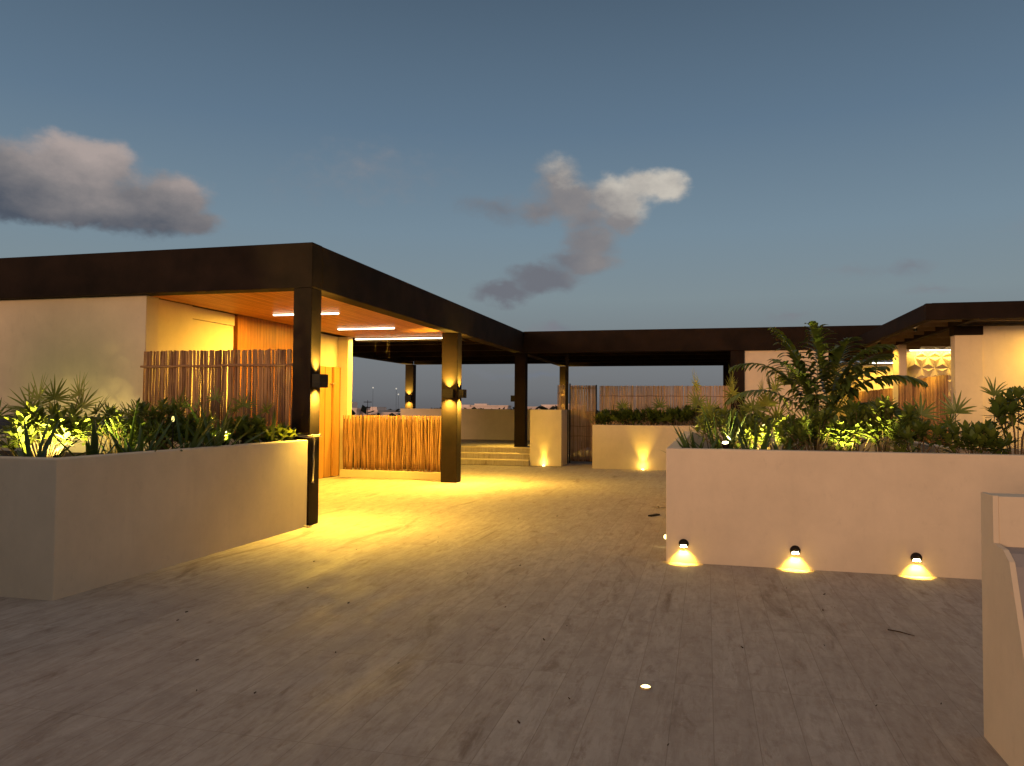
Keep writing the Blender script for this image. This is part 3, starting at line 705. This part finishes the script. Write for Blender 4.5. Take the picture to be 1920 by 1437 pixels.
# left planter --------------------------------------------------
ZL, ZR, ZB = .86, .80, .95
A = 'above the left planter'
strap_plant((-5.55, 5.35, ZL), 'dark strap plant with crossing blades at the left edge of the photo', 16, .62, .05, (20, 75), .3, (0, .15))
strap_plant((-5.30, 5.75, ZL), 'dark strap plant right of the bright spike light', 10, .56, .055, (50, 85), .15, (0, .2))
strap_plant((-5.15, 6.15, ZL), 'leaning dark strap plant a third along the left planter', 15, .62, .045, (20, 75), .45, (0, .4))
strap_plant((-5.12, 6.75, ZL), 'dense strap plant around the small glowing globe', 18, .66, .045, (22, 80), .5, (0, .6))
strap_plant((-5.20, 7.35, ZL), 'strap plant with long upright blades before the stick screen', 18, .78, .05, (35, 85), .35, (.1, .7))
strap_plant((-5.10, 8.30, ZL), 'strap plant at the planter end beside the roped column', 15, .60, .045, (35, 85), .3, (.1, .8))
strap_plant((-5.60, 6.5, ZL), 'half hidden strap plant in the middle of the left planter', 16, .7, .04, (30, 80), .6, (.1, .7))
strap_plant((-5.50, 7.95, ZL), 'yellow lit strap plant beside the spike light by the stick screen', 16, .62, .035, (25, 80), .5, (.4, 1))
fan_palm((-6.75, 6.35, ZL), 'wide spiky fan palm at the far left against the lit wall', [(170, 55, .60), (120, 62, .66), (200, 40, .5), (40, 60, .6), (80, 75, .72), (300, 30, .4)], .30, 14, .020)
fan_palm((-6.95, 7.05, ZL), 'tall hazy fan palm in front of the left wall', [(150, 72, .74), (60, 75, .78), (20, 55, .66), (220, 50, .6), (100, 60, .7)], .30, 17, .020, tint=(.4, 1))
fan_palm((-6.3, 7.2, ZL), 'small fan palm right of the tall hazy one', [(10, 50, .55), (90, 65, .6), (200, 45, .5), (320, 40, .45), (150, 60, .6)], .22, 12, .018)
fan_palm((-6.35, 7.75, ZL), 'fan palm reaching over the corner of the wall and stick screen', [(5, 58, .72), (40, 48, .8), (180, 55, .6), (100, 60, .65), (330, 40, .5)], .24, 9, .018, spread=150, tint=(.5, 1))
fan_palm((-5.95, 8.2, ZL), 'fan palm standing against the middle of the stick screen', [(180, 62, .7), (80, 75, .75), (10, 55, .7), (300, 50, .55)], .22, 12, .018)
fan_palm((-5.45, 8.25, ZL), 'drooping fan palm against the right half of the stick screen', [(0, 60, .66), (120, 65, .7), (200, 50, .6), (300, 45, .5)], .22, 13, .016, droop=.5)
shrub((-6.25, 6.15, ZL), 'brightly lit yellow green shrub over the spike light', .42, .35, .60, 30, .12, .048, 10, (.4, 1))
shrub((-6.95, 5.75, ZL), 'leafy shrub at the left edge behind the dark blades', .35, .4, .52, 22, .12, .045, 10, (.3, 1))
shrub((-5.95, 6.75, ZL), 'bushy shrub between the bright light and the strap plants', .38, .35, .58, 28, .10, .036, 10, (.1, .8))
shrub((-6.0, 7.4, ZL), 'dark topped shrub below the wall corner', .32, .3, .72, 26, .10, .032, 10, (.1, .6))
shrub((-5.65, 7.5, ZL), 'dark shrub at the foot of the stick screen', .32, .35, .5, 24, .11, .05, 9, (0, .4))
shrub((-5.25, 8.05, ZL), 'dark glossy shrub with round leaves near the roped column', .26, .3, .50, 24, .12, .062, 9, (0, .35))
shrub((-5.08, 8.52, ZL), 'low shrub with pale rounded leaves against the column', .12, .13, .38, 9, .10, .058, 8, (.2, .9))
shrub((-6.6, 8.2, ZL), 'background shrub at the base of the left wall', .5, .35, .48, 22, .11, .042, 9, (0, .5))

# right planter -------------------------------------------------
strap_plant((-.10, 8.5, ZR), 'spiky dark strap plant in the near left corner of the right planter', 22, .60, .042, (25, 82), .35, (0, .35))
strap_plant((.16, 8.75, ZR), 'tall strap plant leaning left beside the bare spike light', 20, .80, .048, (30, 85), .3, (0, .5))
strap_plant((.48, 8.35, ZR), 'strap plant just right of the bare spike light', 18, .72, .05, (30, 82), .4, (0, .35))
strap_plant((.78, 8.45, ZR), 'low strap plant before the shrubs of the right planter', 13, .56, .045, (25, 75), .4, (0, .4))
strap_plant((1.75, 8.35, ZR), 'few long blades leaning right under the grey planter rim', 7, .60, .05, (15, 60), .2, (0, .3))
fan_palm((.05, 11.0, ZR), 'bright starry fan palm at the back left of the right planter', [(200, 78, 1.05), (340, 70, .95), (120, 60, .9), (270, 55, .8)], .26, 20, .020, 300, (.6, 1))
fan_palm((.52, 11.6, ZR), 'upright fan palm before the dark rear column', [(190, 80, 1.1), (0, 74, 1.0), (300, 60, .8)], .28, 16, .020, 200, (.4, .9))
fan_palm((.62, 10.2, ZR), 'yellow green fan palm standing before the pinkish wall', [(200, 70, .95), (20, 74, 1.0), (290, 50, .75), (90, 60, .8), (250, 40, .6)], .26, 20, .022, 290, (.7, 1))
fan_palm((1.0, 9.8, ZR), 'broad yellowish fan palm left of the palm trunk', [(170, 74, 1.0), (220, 60, .85), (80, 76, 1.05), (330, 55, .75)], .28, 20, .024, 180, (.6, 1))
fan_palm((1.28, 9.3, ZR), 'thin leaved fan palm spreading round the palm trunk', [(180, 60, .8), (0, 55, .85), (300, 45, .7), (240, 50, .7), (60, 60, .8)], .27, 13, .018, 220, (.1, .6))
fan_palm((2.15, 8.6, ZR), 'dark fan palm in front of the stick screen', [(180, 50, .5), (20, 65, .6), (90, 70, .7), (230, 35, .45), (320, 45, .5)], .26, 13, .024, 230, (0, .35))
fan_palm((2.42, 8.65, ZR), 'dark fan palm before the lit right wall', [(60, 72, .72), (150, 60, .6), (10, 40, .5), (340, 30, .45)], .26, 12, .026, 200, (0, .3))
fan_palm((2.75, 8.5, ZR), 'slender fan palm with one high drooping fan on the right', [(80, 84, .86), (0, 40, .45), (160, 35, .45)], .24, 10, .016, 120, (0, .4), .9)
shrub((.25, 9.6, ZR), 'lit shrub deep in the left part of the right planter', .42, .4, .70, 34, .10, .032, 10, (.4, 1))
shrub((.75, 9.2, ZR), 'bushy shrub with small bright leaves under the fan palms', .42, .35, .64, 38, .085, .032, 10, (.2, .9))
shrub((1.12, 8.8, ZR), 'dense dark shrub at the foot of the palm', .36, .3, .70, 36, .09, .036, 10, (0, .6))
shrub((1.50, 8.85, ZR), 'rounded shrub in the centre of the right planter', .36, .3, .78, 36, .10, .040, 10, (0, .6))
shrub((1.80, 8.8, ZR), 'open shrub with pale leaves before the stick screen', .30, .28, .80, 22, .115, .045, 10, (.1, .7), low=.45)
shrub((2.05, 8.45, ZR), 'thin stemmed shrub left of the dark fan palms', .24, .22, .60, 14, .11, .042, 9, (0, .5), low=.5)
shrub((2.52, 8.35, ZR), 'low shrub in front of the lit right wall', .28, .25, .54, 20, .115, .045, 10, (0, .5), low=.5)
shrub((2.92, 8.45, ZR), 'leggy shrub with rosettes at the right edge of the photo', .22, .25, .86, 11, .13, .05, 11, (0, .6), low=.6)
shrub((.35, 10.6, ZR), 'shrub at the back left of the right planter', .5, .6, .75, 34, .11, .04, 9, (.1, .7))
shrub((1.55, 10.2, ZR), 'shaded shrub behind the palm', .6, .6, .8, 32, .11, .04, 9, (0, .4))
FR = []
C1 = (.0, .0, .62)
palm((1.28, 9.7, ZR), 'tall feathery palm rising from the right planter before the dark fascia',
     [([(0, 0, 0), (-.03, 0, .35), (-.02, .02, .7)], .035), ([(.08, .03, 0), (.16, .02, .4), (.12, .0, .85)], .022)],
     [((-.02, .02, .60), 168, 66, 1.45, 1.9, .34, 1), ((-.02, .02, .62), 150, 76, 1.30, 1.0, .36, 1.5), ((-.02, .02, .66), 60, 86, 1.25, .7, .36, 1.7), ((-.02, 0, .6), 195, 48, 1.30, 1.7, .30, .9),
      ((.12, .0, .8), 20, 62, 1.15, 1.3, .36, 1.6), ((.12, 0, .8), -5, 46, 1.20, 1.4, .34, 1.3), ((.12, 0, .75), -30, 22, .95, 1.1, .34, 1.5), ((.12, 0, .78), 200, 82, 1.15, .8, .36, 1.6),
      ((.0, 0, .6), 260, 55, .8, 1.5, .28, 1), ((.1, 0, .7), 330, 62, .95, 1.2, .34, 1.4), ((-.02, 0, .5), 185, 25, 1.05, 1.0, .26, .9), ((-.02, 0, .6), 215, 70, 1.1, 1.4, .34, 1.3),
      ((.12, 0, .85), 300, 75, .95, 1.2, .36, 1.5), ((-.02, 0, .62), 178, 80, 1.4, 1.6, .36, 1.2), ((.12, 0, .8), 5, 72, 1.2, 1.8, .34, 1.3)])
# rear planter --------------------------------------------------
k = 0
for (x, y, r_, h_, lab) in ((-2.45, 19.8, .32, .45, 'dark shrub at the left end of the rear planter'), (-1.95, 19.9, .35, .52, 'second dark shrub from the left in the rear planter'), (-1.35, 19.85, .36, .50, 'dark shrub behind the rear uplight'),
                            (-.80, 19.9, .36, .52, 'dark shrub right of the rear uplight'), (-.25, 19.95, .38, .66, 'taller dark shrub partly behind the right planter plants'), (.35, 20.0, .38, .56, 'dark shrub at the foot of the rear column')):
    shrub((x, y, ZB), lab, r_, .3, h_, 24, .15, .055, 9, (0, .35), 'shrubs in the rear planter')
fan_palm((-2.1, 19.8, ZB), 'dark fan palm over the left half of the rear planter', [(170, 60, .5), (20, 65, .55), (90, 80, .6), (230, 40, .4)], .3, 13, .03, 220, (0, .3))
fan_palm((-1.15, 19.8, ZB), 'dark fan palm over the middle of the rear planter', [(160, 60, .52), (40, 60, .55), (90, 80, .62), (300, 40, .4)], .3, 13, .03, 220, (0, .4))
fan_palm((-2.66, 19.7, ZB), 'small bright fan at the left corner of the rear planter', [(180, 40, .3), (90, 70, .35)], .16, 10, .022, 200, (.5, .9))

# ------------------------------------------------------------------ rope on the front column, litter on the floor
rp = MB(); z0 = 1.125; xa, xb, ya, yb = -5.128, -4.852, 8.794, 9.072
loop = [(xa, yb, z0+.01), (xa, ya, z0+.005), (-5.0, ya-.004, z0), (-4.89, ya-.006, z0-.01), (xb, ya-.004, z0-.008), (xb+.004, 8.9, z0-.005), (xb, yb, z0-.002), (-5.0, yb+.004, z0)]
rp.tube(loop+[loop[0]], .008, 7); rp.tube([(x, y, z+.018) for x, y, z in loop], .007, 7)
rpt = thing('rope', 'pale rope tied round the front column with its end hanging down', 'rope', (-4.86, 8.78, 0))
rp.build('loop', 'rope', rpt, off=(-4.86, 8.78, 0), smooth=True)
kn = MB(); kn.tube([(-4.858, 8.85, 1.13), (-4.840, 8.84, 1.145), (-4.836, 8.87, 1.135), (-4.846, 8.88, 1.105), (-4.838, 8.85, 1.10), (-4.834, 8.84, 1.12), (-4.84, 8.86, 1.10)], .012, 7)
kn.build('knot', 'rope', rpt, off=(-4.86, 8.78, 0), smooth=True)
tlp = [(-4.842, 8.865, 1.12), (-4.838, 8.875, 1.06), (-4.845, 8.885, .98), (-4.848, 8.88, .88), (-4.847, 8.888, .78), (-4.846, 8.88, .66), (-4.846, 8.872, .56), (-4.846, 8.868, .535)]
tm_ = MB().tube(tlp, [.010, .010, .010, .010, .0105, .010, .012, .021], 7); tm_.build('hanging_end', 'rope', rpt, off=(-4.86, 8.78, 0), smooth=True)
def stick_thing(name, label, cat, pts, r, mat='twig'):
    t = MB().tube(pts, r, 6).build(name, mat, smooth=True); return tag(t, label, cat)
stick_thing('twig', 'thin dark twig on the paving near the stair parapet', 'twig', [(1.20, 5.78, .006), (1.26, 5.72, .012), (1.34, 5.67, .005)], [.004, .005, .002])
tag(MB().tube([(-4.98, 8.70, .012), (-4.90, 8.66, .018), (-4.84, 8.70, .012), (-4.78, 8.74, .010)], [.010, .014, .012, .006], 6).build('cable_stub', 'rope', smooth=True), 'pale cable stub on the floor at the foot of the left planter', 'cable')
cl = MB(); cl.box(-.03, .03, -.11, .11, 0, .02); q = cl.build('black_clip', 'metal', bevel=.004); q.location = (-.72, 11.05, 0); q.rotation_euler = (0, 0, -.5); tag(q, 'small black plastic piece on the floor left of the right planter', 'litter')
lf = MB()
for a_ in (0, 1.9, 3.3): lf.tint = .2; lf.blade((0, 0, .01), (math.cos(a_), math.sin(a_), .15), .12, .04, .3, 4, 'leaf')
q = lf.build('dry_leaf', 'twig'); q.location = (-.70, 11.9, 0); tag(q, 'dry curled leaf on the floor behind the black plastic piece', 'leaf', 'dry leaves on the floor')
spots = [(-2.2, 4.0), (-1.4, 4.6), (-2.9, 5.6), (.4, 5.5), (-3.6, 5.0), (-.9, 3.6), (1.0, 7.0), (-1.9, 6.9), (-3.2, 8.3), (-2.3, 10.4), (.7, 6.4), (-1.1, 5.6), (-2.6, 3.7), (-.2, 3.4), (.8, 4.2), (-3.9, 7.2)]
crumb = MB()
for (x, y) in spots:
    for _ in range(2):
        xx, yy, s = x+U(-.4, .4), y+U(-.4, .4), U(.003, .009); crumb.tube([(xx, yy, .003), (xx+s*2*U(-1, 1), yy+s*2, .006)], [s*.6, s*.4], 5)
tag(crumb.build('floor_debris', 'twig'), 'scattered dark crumbs and grit on the paving', 'debris', kind='stuff')
# loose fibres hanging from the long ceiling light
for (x, l) in ((-7.25, .10), (-7.12, .25), (-6.84, .32), (-6.78, .42)):
    tag(MB().tube([(x, 15.74, 3.0), (x+.01, 15.74, 3.0-l*.5), (x-.01, 15.74, 3.0-l)], .0016, 4).build('loose_fibre', 'twig'), {.10: 'shortest', .25: 'second longest', .32: 'long', .42: 'longest'}[l].replace('second longest', 'medium')+' loose fibre hanging below the long ceiling light', 'fibre', 'loose fibres under the ceiling light')

# ------------------------------------------------------------------ the town beyond
def clump(mb, cx, cy, r, h, n, s, base=-9):
    for _ in range(n):
        a = U(0, 6.283); q = U(0, 1)**.5; x, y = cx+r*q*math.cos(a), cy+r*q*math.sin(a); z = base+(h)*(.25+.75*U(0, 1)*(1-.3*q*q))
        v = Vector((U(-1, 1), U(-1, 1), U(-.4, .8))).normalized(); u = v.cross(Vector((U(-1, 1), U(-1, 1), 1))).normalized()*s*U(.6, 1.3); w_ = v*s*U(.6, 1.3)
        p = Vector((x, y, z)); mb.f.append(tuple(mb.av(k_) for k_ in (p-u-w_, p+u-w_*.6, p+u*.7+w_, p-u*.8+w_*.7)))
wd = MB()
for i in range(420):
    D = U(120, 420); a = U(-.75, .35)
    clump(wd, D*math.sin(a), D*math.cos(a), U(5, 12), U(7.6, 11.0), 120, .75)
tag(wd.build('distant_wood', 'far_tree'), 'dark line of treetops along the horizon', 'trees', kind='stuff')
def house(x, y, wx, dy, h, label, extra=None, openings=()):
    t = thing('house', label, 'house', (x, y, -9), U(-.2, .2), 'pale houses of the town beyond')
    box(-wx/2, wx/2, 0, dy, 0, h).build('walls', 'house', t); box(-wx/2-.2, wx/2+.2, -.2, dy+.2, h, h+.35).build('roof_parapet', 'house', t)
    if extra:
        for (a, b, hh2) in extra: box(a, b, .5, dy*.6, h+.35, h+hh2).build('roof_hut', 'house', t)
    for (a, b, c, d) in openings: box(a, b, -.12, .0, c, d).build('window', 'house_dark', t)
    return t
house(-74, 150, 4, 9, 10.0, 'pale house at the far left of the horizon view with a roof block', [(-2, -.2, 1.6)])
house(-70.4, 152, 4.6, 9, 9.6, 'low pale house with small roof hut seen over the railing', [(.4, 2, 1.0)])
house(-62.0, 143, 6.2, 9, 9.2, 'wide pale house between the masts and the far lamp', None, [(1.6, 2.3, 7.9, 8.5)])
house(-59.0, 160, 4.6, 8, 9.7, 'pale house with one dark window left of the far column', None, [(-1.2, -.3, 7.9, 9.0)])
house(-64.5, 128, 20, 8, 8.6, 'long low pale roof just above the stick railing')
house(-84, 262, 7, 12, 10.6, 'pale block left of the white building on the horizon', [(-2, 2, 1.1)])
house(-74.5, 262, 13, 12, 11.2, 'long white flat building on the horizon past the middle column', [(-5.5, -1, .9)], [(-2, 2, 8, 9)])
house(-90, 300, 10, 12, 10.3, 'small pale house in the trees on the horizon')
house(-62, 300, 24, 15, 10.9, 'broad pale building on the horizon between rear columns', [(-2, 7, 1.2)], [(2, 4, 8.4, 9.6), (7, 8, 8.4, 9.6)])
house(-52, 290, 12, 15, 11.6, 'pale building just left of the far lit column', [(-3, 2, .9)], [(-3, -2, 9, 10.6)])
def mast(x, y, top, label, arms=2):
    t = thing('antenna_mast', label, 'mast', (x, y, -9), 0, 'thin masts over the town')
    m = MB(); m.tube([(0, 0, 0), (0, 0, top+9)], [.10, .05], 6); m.build('pole', 'metal', t)
    a = MB()
    for k in range(arms): a.tube([(-.9+.2*k, 0, top+8.6-k*1.1), (.9-.2*k, 0, top+8.6-k*1.1)], .07, 5)
    a.build('crossarms', 'metal', t)
mast(-68.5, 148, 3.0, 'dark mast with crossarms rising above the pale houses')
mast(-81.5, 240, 6.2, 'thin mast on the horizon left of the middle column', 3)
for (x, y, z) in ((-68.7, 148, 5.6), (-63.4, 148, 5.4), (-62.9, 148, 4.2)):
    b_ = thing('street_lamp', {5.6: 'faint street lamp left above the houses', 5.4: 'faint street lamp right above the houses', 4.2: 'lowest faint street lamp above the houses'}[z], 'street lamp', (x, y+3, -9), 0, 'far street lamps')
    MB().tube([(0, 0, 0), (0, 0, z+8.9)], .025, 5).build('pole', 'metal', b_); MB().ring([(0, z+8.9), (.16, z+9.0), (.16, z+9.15), (0, z+9.25)], 8).build('lamp_head', 'lens_dim', b_)
